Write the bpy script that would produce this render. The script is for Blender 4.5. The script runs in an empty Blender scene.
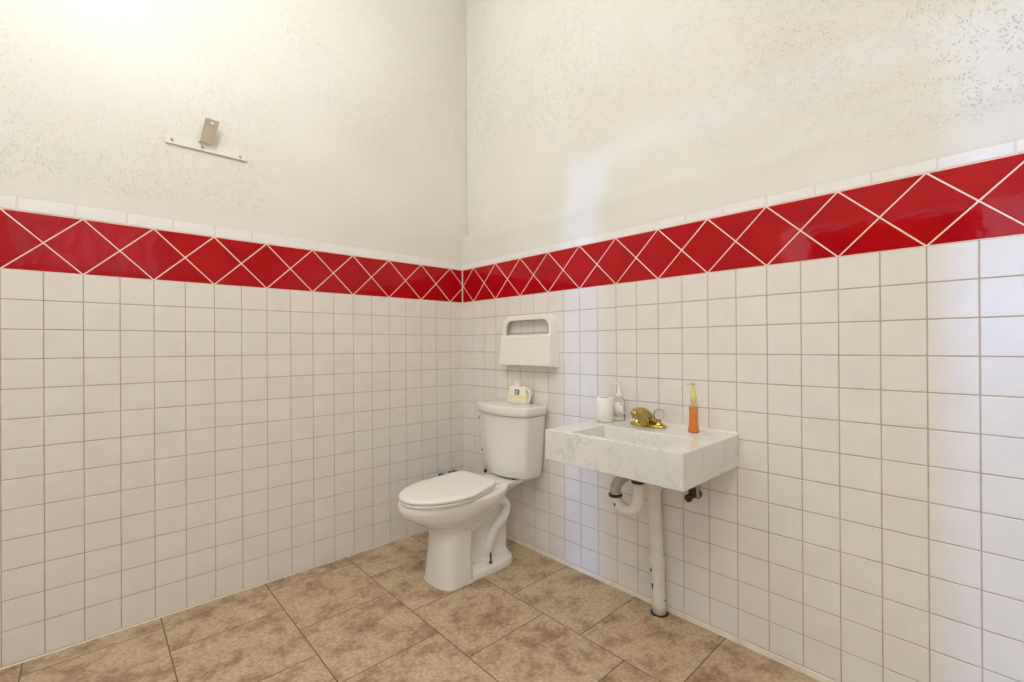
import bpy, bmesh, math, random
from mathutils import Vector, Matrix, noise
random.seed(7)
S = bpy.context.scene
COL = S.collection
T = 0.11                      # wall tile pitch
ZROW0 = 13.2 * T              # underside of the red border
PI = math.pi

# ------------------------------------------------------------------ materials
def mat(name, color=(.8, .8, .8), rough=.5, metal=0, trans=0, ior=1.45, spec=.5, coat=0):
    m = bpy.data.materials.new(name); m.use_nodes = True
    b = m.node_tree.nodes['Principled BSDF']
    b.inputs['Base Color'].default_value = (*color, 1)
    b.inputs['Roughness'].default_value = rough
    b.inputs['Metallic'].default_value = metal
    b.inputs['Transmission Weight'].default_value = trans
    b.inputs['IOR'].default_value = ior
    b.inputs['Specular IOR Level'].default_value = spec
    b.inputs['Coat Weight'].default_value = coat
    return m, m.node_tree, b

def N(nt, t, **kw):
    n = nt.nodes.new(t)
    for k, v in kw.items():
        if k in n.inputs: n.inputs[k].default_value = v
        else: setattr(n, k, v)
    return n

def ramp(nt, stops):
    r = nt.nodes.new('ShaderNodeValToRGB')
    while len(r.color_ramp.elements) < len(stops): r.color_ramp.elements.new(.5)
    for e, (p, c) in zip(r.color_ramp.elements, stops):
        e.position = p; e.color = (*c, 1) if len(c) == 3 else c
    return r

def noisy(name, c1, c2, scale, rough, bump=0., bscale=None, metal=0, coat=0, dist=.003, spec=.5):
    m, nt, b = mat(name, c1, rough, metal, coat=coat, spec=spec)
    tc = N(nt, 'ShaderNodeTexCoord')
    n = N(nt, 'ShaderNodeTexNoise', Scale=scale, Detail=4.)
    nt.links.new(tc.outputs['Object'], n.inputs['Vector'])
    r = ramp(nt, [(.35, c1), (.68, c2)])
    nt.links.new(n.outputs['Fac'], r.inputs['Fac'])
    nt.links.new(r.outputs['Color'], b.inputs['Base Color'])
    if bump:
        n2 = N(nt, 'ShaderNodeTexNoise', Scale=bscale or scale, Detail=3.)
        nt.links.new(tc.outputs['Object'], n2.inputs['Vector'])
        bp = N(nt, 'ShaderNodeBump', Strength=bump, Distance=dist)
        nt.links.new(n2.outputs['Fac'], bp.inputs['Height'])
        nt.links.new(bp.outputs['Normal'], b.inputs['Normal'])
    return m

M = {}
M['tile'] = noisy('white_glazed_tile', (.755, .71, .655), (.79, .745, .69), 9, .3, .12, 14, dist=.004, spec=.35)
M['cap'] = noisy('cap_glazed_tile', (.81, .795, .775), (.84, .825, .805), 9, .26, .12, 14, dist=.004, spec=.4)
M['grout'] = noisy('tan_grout', (.44, .36, .27), (.58, .49, .39), 12, .9)
M['red'] = noisy('red_glazed_tile', (.38, .003, .005), (.45, .005, .008), 6, .06, .22, 9, dist=.005, spec=.27)
M['pink_grout'] = noisy('pale_border_grout', (.90, .66, .58), (.93, .76, .68), 15, .8)
M['porcelain'] = noisy('porcelain', (.80, .775, .725), (.82, .795, .745), 3, .13, .05, 8, coat=.3)
M['seat'] = noisy('seat_enamel', (.82, .795, .75), (.84, .815, .77), 3, .2)
M['painted'] = noisy('painted_pipe', (.76, .72, .64), (.80, .76, .68), 20, .35, .25, 60)
M['greyed'] = noisy('bare_grey_pipe', (.36, .35, .31), (.52, .50, .45), 25, .4, .2, 60)
M['dark'] = noisy('dark_rubber', (.015, .013, .012), (.04, .033, .03), 40, .5)
M['rust'] = noisy('dark_tarnished_brass', (.03, .018, .01), (.12, .08, .045), 60, .35, metal=.7)
M['brass'] = noisy('polished_brass', (.50, .37, .11), (.58, .44, .15), 30, .2, metal=1)
M['chrome'] = noisy('chrome', (.55, .53, .5), (.7, .68, .65), 30, .18, metal=1)
M['plastic'] = noisy('cream_plastic', (.85, .815, .755), (.87, .835, .775), 5, .32)
M['white'] = noisy('white_paint', (.82, .79, .72), (.85, .82, .76), 10, .45)
M['paper'] = noisy('soft_paper', (.86, .82, .76), (.89, .85, .80), 40, .9, .3, 120)
M['caulk'] = noisy('caulk', (.72, .64, .52), (.82, .75, .64), 25, .6, .3, 40)
M['tan_metal'] = noisy('tan_metal', (.40, .335, .235), (.46, .39, .28), 20, .5)
M['strip'] = noisy('strip_paint', (.75, .72, .64), (.78, .75, .68), 10, .6)
M['yellow'] = noisy('yellow_print', (.84, .74, .33), (.86, .78, .42), 20, .5)
M['pack'] = noisy('soft_pack_film', (.86, .80, .66), (.88, .83, .72), 20, .45, .4, 30)
M['blue'] = noisy('blue_print', (.12, .18, .30), (.16, .23, .36), 30, .5)
M['packblue'] = noisy('blue_lilac_film', (.30, .33, .52), (.48, .50, .66), 18, .35, .4, 30)
M['blackfilm'] = noisy('black_film', (.015, .015, .02), (.05, .05, .07), 18, .3)
M['orange'], nt, b = mat('orange_liquid_soap', (.95, .20, .03), .15, trans=.15, ior=1.36)
n = N(nt, 'ShaderNodeTexNoise', Scale=8.); r_ = ramp(nt, [(.3, (.95, .27, .06)), (.7, (1.0, .33, .08))])
nt.links.new(n.outputs['Fac'], r_.inputs['Fac']); nt.links.new(r_.outputs['Color'], b.inputs['Base Color'])
M['clear'], nt, b = mat('clear_plastic', (.97, .97, .96), .05, trans=1, ior=1.12)
n = N(nt, 'ShaderNodeTexNoise', Scale=30.); bp = N(nt, 'ShaderNodeBump', Strength=.05, Distance=.001)
nt.links.new(n.outputs['Fac'], bp.inputs['Height']); nt.links.new(bp.outputs['Normal'], b.inputs['Normal'])
M['crystal'], nt, b = mat('crystal', (.96, .92, .95), .03, trans=1, ior=1.5)
n = N(nt, 'ShaderNodeTexNoise', Scale=60.); bp = N(nt, 'ShaderNodeBump', Strength=.1, Distance=.001)
nt.links.new(n.outputs['Fac'], bp.inputs['Height']); nt.links.new(bp.outputs['Normal'], b.inputs['Normal'])
M['yellow_plastic'], nt, b = mat('yellow_translucent_plastic', (.87, .78, .30), .25, trans=.25, ior=1.3)
n = N(nt, 'ShaderNodeTexNoise', Scale=20.); r_ = ramp(nt, [(.3, (.86, .76, .28)), (.7, (.90, .82, .38))])
nt.links.new(n.outputs['Fac'], r_.inputs['Fac']); nt.links.new(r_.outputs['Color'], b.inputs['Base Color'])

def plaster_material():
    m, nt, b = mat('cream_textured_plaster', (.8, .76, .68), .85, spec=.2)
    L = nt.links.new
    tc = N(nt, 'ShaderNodeTexCoord'); o = tc.outputs['Object']
    big = N(nt, 'ShaderNodeTexNoise', Scale=1.6, Detail=3.); L(o, big.inputs['Vector'])
    base = ramp(nt, [(.3, (.735, .712, .645)), (.7, (.79, .772, .715))]); L(big.outputs['Fac'], base.inputs['Fac'])
    # pits and specks of the sprayed texture
    vo = N(nt, 'ShaderNodeTexVoronoi', Scale=140., Randomness=1.); L(o, vo.inputs['Vector'])
    vr = ramp(nt, [(.14, (1, 1, 1)), (.40, (0, 0, 0))]); L(vo.outputs['Distance'], vr.inputs['Fac'])
    sp = N(nt, 'ShaderNodeTexNoise', Scale=34., Detail=3.); L(o, sp.inputs['Vector'])
    spr = ramp(nt, [(.44, (0, 0, 0)), (.56, (1, 1, 1))]); L(sp.outputs['Fac'], spr.inputs['Fac'])
    mk = N(nt, 'ShaderNodeTexNoise', Scale=1.3, Detail=2.); L(o, mk.inputs['Vector'])
    mkr = ramp(nt, [(.36, (.10, .10, .10)), (.58, (1, 1, 1))]); L(mk.outputs['Fac'], mkr.inputs['Fac'])
    # trowelled smooth strip just above the tiles
    sx = N(nt, 'ShaderNodeSeparateXYZ'); L(o, sx.inputs[0])
    wob = N(nt, 'ShaderNodeTexNoise', Scale=5., Detail=3.); L(o, wob.inputs['Vector'])
    ma = N(nt, 'ShaderNodeMath', operation='MULTIPLY_ADD'); L(wob.outputs['Fac'], ma.inputs[0]); ma.inputs[1].default_value = .12; L(sx.outputs['Z'], ma.inputs[2])
    mr = N(nt, 'ShaderNodeMapRange'); L(ma.outputs[0], mr.inputs['Value']); mr.inputs['From Min'].default_value = 1.83; mr.inputs['From Max'].default_value = 1.88
    f1 = N(nt, 'ShaderNodeMath', operation='MULTIPLY'); L(mkr.outputs['Color'], f1.inputs[0]); L(mr.outputs[0], f1.inputs[1])
    f2 = N(nt, 'ShaderNodeMath', operation='MULTIPLY'); L(vr.outputs['Color'], f2.inputs[0]); L(spr.outputs['Color'], f2.inputs[1])
    f3 = N(nt, 'ShaderNodeMath', operation='MULTIPLY'); L(f1.outputs[0], f3.inputs[0]); L(f2.outputs[0], f3.inputs[1])
    f4 = N(nt, 'ShaderNodeMath', operation='MULTIPLY'); L(f3.outputs[0], f4.inputs[0]); f4.inputs[1].default_value = .46
    mix = N(nt, 'ShaderNodeMixRGB'); L(f4.outputs[0], mix.inputs[0]); L(base.outputs['Color'], mix.inputs[1]); mix.inputs[2].default_value = (.42, .35, .24, 1)
    L(mix.outputs[0], b.inputs['Base Color'])
    gr = N(nt, 'ShaderNodeTexNoise', Scale=120., Detail=3.); L(o, gr.inputs['Vector'])
    g1 = N(nt, 'ShaderNodeMath', operation='MULTIPLY'); L(gr.outputs['Fac'], g1.inputs[0]); L(f1.outputs[0], g1.inputs[1])
    g2 = N(nt, 'ShaderNodeMath', operation='SUBTRACT'); L(g1.outputs[0], g2.inputs[0]); L(f3.outputs[0], g2.inputs[1])
    md = N(nt, 'ShaderNodeTexNoise', Scale=4., Detail=4.); L(o, md.inputs['Vector'])
    g3 = N(nt, 'ShaderNodeMath', operation='MULTIPLY_ADD'); L(md.outputs['Fac'], g3.inputs[0]); g3.inputs[1].default_value = 1.2; L(g2.outputs[0], g3.inputs[2])
    bp = N(nt, 'ShaderNodeBump', Strength=.6, Distance=.004); L(g3.outputs[0], bp.inputs['Height']); L(bp.outputs['Normal'], b.inputs['Normal'])
    return m
M['plaster'] = plaster_material()

def marble_material():
    m, nt, b = mat('carrara_marble', (.8, .8, .77), .22, spec=.5)
    L = nt.links.new
    tc = N(nt, 'ShaderNodeTexCoord'); o = tc.outputs['Object']
    mp = N(nt, 'ShaderNodeMapping'); L(o, mp.inputs['Vector']); mp.inputs['Rotation'].default_value = (.6, .5, .3)
    w = N(nt, 'ShaderNodeTexNoise', Scale=9., Detail=7., Roughness=.7); w.inputs['Distortion'].default_value = .25; L(mp.outputs[0], w.inputs['Vector'])
    vr = ramp(nt, [(.470, (0, 0, 0)), (.495, (1, 1, 1)), (.520, (0, 0, 0))]); L(w.outputs['Fac'], vr.inputs['Fac'])
    w2 = N(nt, 'ShaderNodeTexNoise', Scale=8.5, Detail=2.); L(o, w2.inputs['Vector'])
    v2 = ramp(nt, [(.40, (0, 0, 0)), (.7, (1, 1, 1))]); L(w2.outputs['Fac'], v2.inputs['Fac'])
    f = N(nt, 'ShaderNodeMath', operation='MULTIPLY'); L(vr.outputs['Color'], f.inputs[0]); L(v2.outputs['Color'], f.inputs[1])
    cl = N(nt, 'ShaderNodeTexNoise', Scale=3.5, Detail=5.); L(o, cl.inputs['Vector'])
    base = ramp(nt, [(.3, (.68, .67, .635)), (.65, (.78, .77, .74))]); L(cl.outputs['Fac'], base.inputs['Fac'])
    mix = N(nt, 'ShaderNodeMixRGB'); L(f.outputs[0], mix.inputs[0]); L(base.outputs['Color'], mix.inputs[1]); mix.inputs[2].default_value = (.52, .52, .50, 1)
    L(mix.outputs[0], b.inputs['Base Color'])
    return m
M['marble'] = marble_material()

def floor_material():
    m, nt, b = mat('beige_stone_look_tile', (.5, .4, .3), .38, spec=.35)
    L = nt.links.new
    tc = N(nt, 'ShaderNodeTexCoord'); o = tc.outputs['Object']
    # running bond: courses run along Y, so swap axes
    sx = N(nt, 'ShaderNodeSeparateXYZ'); L(o, sx.inputs[0])
    P = .4055
    def madd(src, mul, add):
        n = N(nt, 'ShaderNodeMath', operation='MULTIPLY_ADD'); L(src, n.inputs[0]); n.inputs[1].default_value = mul; n.inputs[2].default_value = add; return n
    cu = madd(sx.outputs['X'], 1, P * 20)                # course coordinate
    rv = madd(sx.outputs['Y'], 1, P * 20 + .100)
    cb = N(nt, 'ShaderNodeCombineXYZ'); L(rv.outputs[0], cb.inputs[0]); L(cu.outputs[0], cb.inputs[1])
    br = N(nt, 'ShaderNodeTexBrick', offset=.5, offset_frequency=2, squash=1.)
    br.inputs['Scale'].default_value = 1; br.inputs['Mortar Size'].default_value = .0022; br.inputs['Mortar Smooth'].default_value = .2
    br.inputs['Brick Width'].default_value = P; br.inputs['Row Height'].default_value = P
    br.inputs['Color1'].default_value = (0, 0, 0, 1); br.inputs['Color2'].default_value = (1, 1, 1, 1); br.inputs['Bias'].default_value = 0
    L(cb.outputs[0], br.inputs['Vector'])
    # mottled stone, shifted per tile
    off = N(nt, 'ShaderNodeVectorMath', operation='MULTIPLY_ADD'); L(br.outputs['Color'], off.inputs[0]); off.inputs[1].default_value = (3, 5, 2); L(o, off.inputs[2])
    mp = N(nt, 'ShaderNodeMapping'); L(off.outputs[0], mp.inputs['Vector']); mp.inputs['Rotation'].default_value = (0, 0, .5); mp.inputs['Scale'].default_value = (1, 1, 1)
    n1 = N(nt, 'ShaderNodeTexNoise', Scale=8., Detail=10., Roughness=.74); n1.inputs['Distortion'].default_value = .0; L(mp.outputs[0], n1.inputs['Vector'])
    c1 = ramp(nt, [(.34, (.27, .17, .10)), (.44, (.41, .285, .18)), (.51, (.52, .39, .245)), (.66, (.60, .475, .315))]); L(n1.outputs['Fac'], c1.inputs['Fac'])
    n2 = N(nt, 'ShaderNodeTexNoise', Scale=70., Detail=4.); L(o, n2.inputs['Vector'])
    c2 = ramp(nt, [(.35, (.80, .78, .75)), (.65, (1.1, 1.1, 1.1))]); L(n2.outputs['Fac'], c2.inputs['Fac'])
    mu = N(nt, 'ShaderNodeMixRGB', blend_type='MULTIPLY'); mu.inputs[0].default_value = 1; L(c1.outputs['Color'], mu.inputs[1]); L(c2.outputs['Color'], mu.inputs[2])
    mx = N(nt, 'ShaderNodeMixRGB'); L(br.outputs['Fac'], mx.inputs[0]); L(mu.outputs[0], mx.inputs[1]); mx.inputs[2].default_value = (.12, .08, .045, 1)
    L(mx.outputs[0], b.inputs['Base Color'])
    h = N(nt, 'ShaderNodeMath', operation='MULTIPLY_ADD'); L(br.outputs['Fac'], h.inputs[0]); h.inputs[1].default_value = -1.5; L(n1.outputs['Fac'], h.inputs[2])
    bp = N(nt, 'ShaderNodeBump', Strength=.35, Distance=.003); L(h.outputs[0], bp.inputs['Height']); L(bp.outputs['Normal'], b.inputs['Normal'])
    return m
M['floor'] = floor_material()

# ------------------------------------------------------------------ helpers
def obj(name, bm, m, parent=None, smooth=True, recalc=True):
    if recalc: bmesh.ops.recalc_face_normals(bm, faces=bm.faces[:])
    me = bpy.data.meshes.new(name); bm.to_mesh(me); bm.free()
    for mm in (m if isinstance(m, (list, tuple)) else [m]): me.materials.append(mm)
    if smooth:
        for p in me.polygons: p.use_smooth = True
    o = bpy.data.objects.new(name, me); COL.objects.link(o)
    if parent:
        o.parent = parent
        o.matrix_parent_inverse = Matrix.Translation(-parent.location)
    if smooth == 'auto':
        md = o.modifiers.new('edges', 'EDGE_SPLIT'); md.split_angle = math.radians(35)
    return o

def thing(name, label, cat, loc, group=None):
    o = bpy.data.objects.new(name, None); COL.objects.link(o); o.location = loc
    o.empty_display_size = .05
    o['label'] = label; o['category'] = cat
    if group: o['group'] = group
    return o
def struct(o): o['kind'] = 'structure'; return o

def box(bm, x0, x1, y0, y1, z0, z1, bev=0., seg=2, mi=0):
    r = bmesh.ops.create_cube(bm, size=1)
    vs = r['verts']
    for v in vs:
        v.co = Vector(((x0 + x1) / 2 + v.co.x * (x1 - x0), (y0 + y1) / 2 + v.co.y * (y1 - y0), (z0 + z1) / 2 + v.co.z * (z1 - z0)))
    fs = {f for v in vs for f in v.link_faces}
    for f in fs: f.material_index = mi
    if bev:
        es = {e for v in vs for e in v.link_edges}
        bmesh.ops.bevel(bm, geom=list(es), offset=bev, segments=seg, profile=.5, affect='EDGES')

def rings(bm, rs, close=True, mi=0, cap0=True, cap1=True):
    """loft a list of rings (lists of Vector of equal length)"""
    V = [[bm.verts.new(p) for p in r] for r in rs]
    n = len(V[0])
    for a, b in zip(V, V[1:]):
        for i in range(n if close else n - 1):
            f = bm.faces.new((a[i], a[(i + 1) % n], b[(i + 1) % n], b[i])); f.material_index = mi
    if cap0: bm.faces.new(V[0][::-1]).material_index = mi
    if cap1: bm.faces.new(V[-1]).material_index = mi
    return V

def circ(c, r, n=24, ax=(0, 0, 1), ry=None):
    ax = Vector(ax).normalized()
    u = ax.orthogonal().normalized() if abs(ax.z) < .999 else Vector((1, 0, 0)); v = ax.cross(u)
    return [Vector(c) + u * r * math.cos(2 * PI * i / n) + v * (ry or r) * math.sin(2 * PI * i / n) for i in range(n)]

def lathe(bm, c, prof, n=28, sx=1, sy=1, mi=0, ax='z'):
    """prof: list of (radius, height) around a local axis"""
    c = Vector(c); rs = []
    for r, h in prof:
        r = max(r, .0002)
        ring = []
        for i in range(n):
            a = 2 * PI * i / n; p = (r * sx * math.cos(a), r * sy * math.sin(a), h)
            if ax == 'x': p = (p[2], p[0], p[1])
            if ax == 'y': p = (p[0], p[2], p[1])
            ring.append(c + Vector(p))
        rs.append(ring)
    rings(bm, rs, mi=mi)

def tube(bm, pts, rad, n=18, mi=0):
    pts = [Vector(p) for p in pts]
    rad = rad if isinstance(rad, (list, tuple)) else [rad] * len(pts)
    rs = []; u = None
    for i, p in enumerate(pts):
        d = (pts[min(i + 1, len(pts) - 1)] - pts[max(i - 1, 0)]).normalized()
        if u is None: u = d.orthogonal().normalized()
        u = (u - d * u.dot(d)).normalized(); v = d.cross(u)
        rs.append([p + (u * math.cos(2 * PI * k / n) + v * math.sin(2 * PI * k / n)) * rad[i] for k in range(n)])
    rings(bm, rs, mi=mi)

def spline(pts, k=6):
    P = [Vector(p) for p in pts]; P = [P[0] * 2 - P[1]] + P + [P[-1] * 2 - P[-2]]; out = []
    for i in range(1, len(P) - 2):
        for j in range(k):
            t = j / k; a, b, c, d = P[i - 1:i + 3]
            out.append(.5 * ((2 * b) + (c - a) * t + (2 * a - 5 * b + 4 * c - d) * t * t + (3 * b - a - 3 * c + d) * t ** 3))
    out.append(P[-2]); return out

def sup(cx, cy, rx, ry, z, p=2.5, n=48):
    out = []
    for i in range(n):
        a = 2 * PI * i / n; c, s = math.cos(a), math.sin(a)
        out.append(Vector((cx + rx * math.copysign(abs(c) ** (2 / p), c), cy + ry * math.copysign(abs(s) ** (2 / p), s), z)))
    return out

# ------------------------------------------------------------------ tiled wall faces
def clip(poly, ax, val, keep_greater):
    out = []
    for i, a in enumerate(poly):
        b = poly[(i + 1) % len(poly)]
        ia = (a[ax] >= val) == keep_greater or abs(a[ax] - val) < 1e-9; ib = (b[ax] >= val) == keep_greater or abs(b[ax] - val) < 1e-9
        if ia: out.append(a)
        if ia != ib:
            t = (val - a[ax]) / (b[ax] - a[ax]); out.append((a[0] + t * (b[0] - a[0]), a[1] + t * (b[1] - a[1])))
    return out
def area(p): return .5 * sum(p[i][0] * p[(i + 1) % len(p)][1] - p[(i + 1) % len(p)][0] * p[i][1] for i in range(len(p)))
def inset(poly, d):
    if area(poly) < 0: poly = poly[::-1]
    q = []
    for i, p in enumerate(poly):                      # drop duplicates
        if not q or math.dist(p, q[-1]) > 1e-5: q.append(p)
    if math.dist(q[0], q[-1]) < 1e-5: q.pop()
    if len(q) < 3: return None
    L = []
    for i in range(len(q)):
        a, b = Vector(q[i]), Vector(q[(i + 1) % len(q)]); e = (b - a).normalized(); nrm = Vector((-e.y, e.x)); L.append((a + nrm * d, e))
    out = []
    for i in range(len(L)):
        (p, e), (p2, e2) = L[i - 1], L[i]; cr = e.x * e2.y - e.y * e2.x
        if abs(cr) < 1e-6: return None
        t = ((p2 - p).x * e2.y - (p2 - p).y * e2.x) / cr; out.append(tuple(p + e * t))
    return out if area(out) > 2e-5 else None
def tile(bm, poly, fmap, gap, bev, depth=.0028, jit=.0):
    if len(poly) < 3 or abs(area(poly)) < 1e-4: return
    a = inset(poly, gap / 2)
    if not a: return
    b = inset(a, bev)
    if not b or len(b) != len(a): return
    j = [random.uniform(-jit, jit) for _ in range(3)]
    cx = sum(p[0] for p in a) / len(a); cz = sum(p[1] for p in a) / len(a)
    dj = lambda p: j[0] + (p[0] - cx) * j[1] * 12 + (p[1] - cz) * j[2] * 12
    r0 = [bm.verts.new(fmap(p[0], p[1], -depth - .001)) for p in a]
    r1 = [bm.verts.new(fmap(p[0], p[1], -bev * .55 + dj(p))) for p in a]
    r2 = [bm.verts.new(fmap(p[0], p[1], dj(p))) for p in b]
    n = len(a)
    for A, B in ((r0, r1), (r1, r2)):
        for i in range(n): bm.faces.new((A[i], A[(i + 1) % n], B[(i + 1) % n], B[i]))
    bm.faces.new(r2)

LEFT = lambda s, z, d: Vector((-s, -d, z))            # d = out of the wall, into the room
RIGHT = lambda s, z, d: Vector((-d, -s, z))
XFAR, YBACK, ZCEIL = -3.4, -4.3, 3.7
def tiled_wall(side, wall):
    f, first, smax, capu, capph, bot, gr = (LEFT, .908 * T, -XFAR, 2.47, .19, .1, .0032) if side == 'left' else (RIGHT, 1.08 * T, -YBACK, 2.355, .16, .2, .0034)
    zt = ZROW0
    # white field tiles
    bm = bmesh.new()
    cols = [0, first]
    while cols[-1] < smax: cols.append(cols[-1] + T)
    for c0, c1 in zip(cols, cols[1:]):
        for r in range(13):
            zb = zt - (r + 1) * T if r < 12 or side == 'right' else .004
            tile(bm, [(c0, zb), (min(c1, smax), zb), (min(c1, smax), zt - r * T), (c0, zt - r * T)], f, gr, .0016, jit=.00012)
    obj('wainscot_tiles', bm, M['tile'], wall, smooth=False)
    # grout bed
    bm = bmesh.new()
    a, b = f(0, 0, -.0022), f(smax, zt, -.04)
    box(bm, min(a.x, b.x), max(a.x, b.x), min(a.y, b.y), max(a.y, b.y), 0, zt)
    obj('wainscot_grout', bm, M['grout'], wall, smooth=False)
    # red diamond border
    bm = bmesh.new()
    k = -3
    while (k - 3) * T < smax:
        s = first + k * T                              # k even: a bottom/top vertex of the lattice stands here
        z0, z1 = zt, zt + 2 * T; zm = zt + T
        if k % 2 == 0: polys = [[(s, z0), (s + T, zm), (s, z1), (s - T, zm)]]
        else: polys = [[(s - T, z0), (s + T, z0), (s, zm)], [(s - T, z1), (s, zm), (s + T, z1)]]
        for p in polys:
            p = clip(p, 0, .0015, True)
            if len(p) >= 3: p = clip(p, 0, smax, False)
            if len(p) >= 3: tile(bm, p, f, .0046, .0022, depth=.003, jit=.0003)
        k += 1
    obj('border_tiles', bm, M['red'], wall, smooth=False)
    bm = bmesh.new()
    a, b = f(0, 0, -.0016), f(smax, zt, -.04)
    box(bm, min(a.x, b.x), max(a.x, b.x), min(a.y, b.y), max(a.y, b.y), zt, zt + 2 * T)
    obj('border_grout', bm, M['pink_grout'], wall, smooth=False)
    # cap row
    bm = bmesh.new(); s = capph * T - 1.41 * T
    zc0, zc1 = zt + 2 * T, zt + capu * T
    while s < smax:
        s0, s1 = max(s, 0), min(s + 1.41 * T, smax)
        if s1 - s0 > .006: tile(bm, [(s0, zc0), (s1, zc0), (s1, zc1), (s0, zc1)], f, .0035, .002, depth=.003, jit=.0002)
        s += 1.41 * T
    obj('cap_tiles', bm, M['cap'], wall, smooth=False)
    bm = bmesh.new()
    a, b = f(0, 0, -.0022), f(smax, zt, -.04)
    box(bm, min(a.x, b.x), max(a.x, b.x), min(a.y, b.y), max(a.y, b.y), zc0, zc1)
    obj('cap_grout', bm, M['caulk'], wall, smooth=False)
    return zc1

def plaster(side):
    f = LEFT if side == 'left' else RIGHT
    smax = -XFAR if side == 'left' else -YBACK
    z0 = ZROW0 + (2.47 if side == 'left' else 2.355) * T
    bm = bmesh.new(); st = .035
    ns = int((smax + .08) / st) + 1
    zrel = [0, .2, .4, .5, .6, .68, .76, .84, .92, .97, 1.0]                       # below the ledge, as a share of its height
    up_ = [.0025, .005, .009, .014, .03, .06] + [.09 + k * .035 for k in range(60)]
    G = []
    for i in range(ns + 1):
        s0_ = (-.08 if side == 'left' else 0); s = s0_ + i * (smax - s0_) / ns; row = []
        e = 1.895 + .022 * noise.noise(Vector((s * 3, 0, 5))) + .010 * noise.noise(Vector((s * 14, 0, 5)))
        zs_ = [z0 + (e - z0) * q for q in zrel] + [e + q for q in up_ if e + q < ZCEIL - .03][:48]
        zs_ += [zs_[-1] + (ZCEIL - zs_[-1]) * .5, ZCEIL]
        for z in zs_:
            d = -.0015 + .0035 * noise.noise(Vector((s * 1.7, z * 1.7, 3 if side == 'left' else 9))) * min(1, (z - z0) * 8)
            if side == 'right':                        # the upper plaster sits back above a soft ledge
                t = 1 if z > e + .001 else 0; d -= .042 * t + .012 * t * max(0, 1 - (z - e) / .05)
                if z < e: d += .005 * max(0, 1 - abs(z - e + .045) / .045) ** 1.5 * (.6 + noise.noise(Vector((s * 6, 2, 5))))
            row.append(bm.verts.new(f(s, z, d)))
        G.append(row)
    nz = min(len(g) for g in G) - 1
    for i in range(ns):
        for j in range(nz): bm.faces.new((G[i][j], G[i + 1][j], G[i + 1][j + 1], G[i][j + 1]))
    a, b = f(-.2, 0, -.09), f(smax + .15, 0, -.2)
    box(bm, min(a.x, b.x), max(a.x, b.x), min(a.y, b.y), max(a.y, b.y), -.05, ZCEIL + .05)
    w = struct(obj('wall_' + side, bm, M['plaster'], recalc=False))
    md = w.modifiers.new('edges', 'EDGE_SPLIT'); md.split_angle = math.radians(60)
    tiled_wall(side, w)
    return w
wl = plaster('left'); wr = plaster('right')

# floor, ceiling, and the two walls behind the camera
bm = bmesh.new(); box(bm, XFAR - 1.4, .1, YBACK - .1, .1, -.05, 0)
struct(obj('floor', bm, M['floor'], smooth=False))
bm = bmesh.new(); box(bm, XFAR - .1, .2, YBACK - .1, .2, ZCEIL, ZCEIL + .08)
struct(obj('ceiling', bm, M['white'], smooth=False))
bm = bmesh.new()                                       # back wall with a high window
WX0, WX1, WZ0, WZ1 = -2.45, -1.25, 1.95, 2.65
box(bm, XFAR - .1, WX0, YBACK - .12, YBACK, 0, ZCEIL); box(bm, WX1, .2, YBACK - .12, YBACK, 0, ZCEIL)
box(bm, WX0, WX1, YBACK - .12, YBACK, 0, WZ0); box(bm, WX0, WX1, YBACK - .12, YBACK, WZ1, ZCEIL)
struct(obj('wall_back', bm, M['plaster'], smooth=False))
bm = bmesh.new()
for i in range(10):
    x = WX0 + (WX1 - WX0) * i / 9; box(bm, x - .045, x + .045, YBACK - .08, YBACK - .02, WZ0, WZ1)
box(bm, WX0, WX1, YBACK - .08, YBACK - .02, WZ0, WZ0 + .04); box(bm, WX0, WX1, YBACK - .08, YBACK - .02, WZ1 - .04, WZ1)
wf = struct(obj('window_1', bm, M['white'], smooth=False))
# far wall: doorway open on both sides of a standing leaf
DZ = 2.34
bm = bmesh.new()
box(bm, XFAR - .12, XFAR, -.915, .2, 0, ZCEIL); box(bm, XFAR - .12, XFAR, YBACK - .1, -3.2, 0, ZCEIL)
box(bm, XFAR - .12, XFAR, -3.2, -.915, DZ, ZCEIL)
struct(obj('wall_far', bm, M['plaster'], smooth=False))
bm = bmesh.new(); box(bm, XFAR - .07, XFAR - .03, -2.40, -1.165, .01, DZ - .045, .003)
M['wood'] = noisy('dark_door_paint', (.10, .06, .035), (.16, .10, .06), 6, .45)
dr = struct(obj('door_1', bm, M['wood'], smooth=False))
bm = bmesh.new(); lathe(bm, (XFAR - .03, -2.26, 1.0), [(.03, 0), (.03, .008), (.012, .012), (.012, .04), (.028, .045), (.03, .06), (.02, .07), (0, .071)], 20, ax='x')
obj('door_knob', bm, M['chrome'], dr)

# foot of the walls: caulk and cove strips
bm = bmesh.new()
rings(bm, [[LEFT(s, .0, -.001), LEFT(s, .0, .003), LEFT(s, .003, .001), LEFT(s, .004, -.001)] for s in (0, 1.0, 2.0, -XFAR)])
struct(obj('baseboard_left', bm, M['caulk'], smooth=False))
bm = bmesh.new()
rings(bm, [[RIGHT(s, .0, -.002), RIGHT(s, .0, .004), RIGHT(s, .018, .001), RIGHT(s, .0205, -.002)] for s in (0, 1.0, 2.0, -YBACK)])
struct(obj('baseboard_right', bm, M['caulk'], smooth=False))
# rounded grout bead in the tiled corner
bm = bmesh.new()
rings(bm, [[Vector((0, 0, z)), Vector((-.004, 0, z)), Vector((-.0016, -.0016, z)), Vector((0, -.004, z))] for z in (.01, ZROW0 + 2.3 * T)])
struct(obj('trim_1', bm, M['caulk'], smooth=False))

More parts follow.
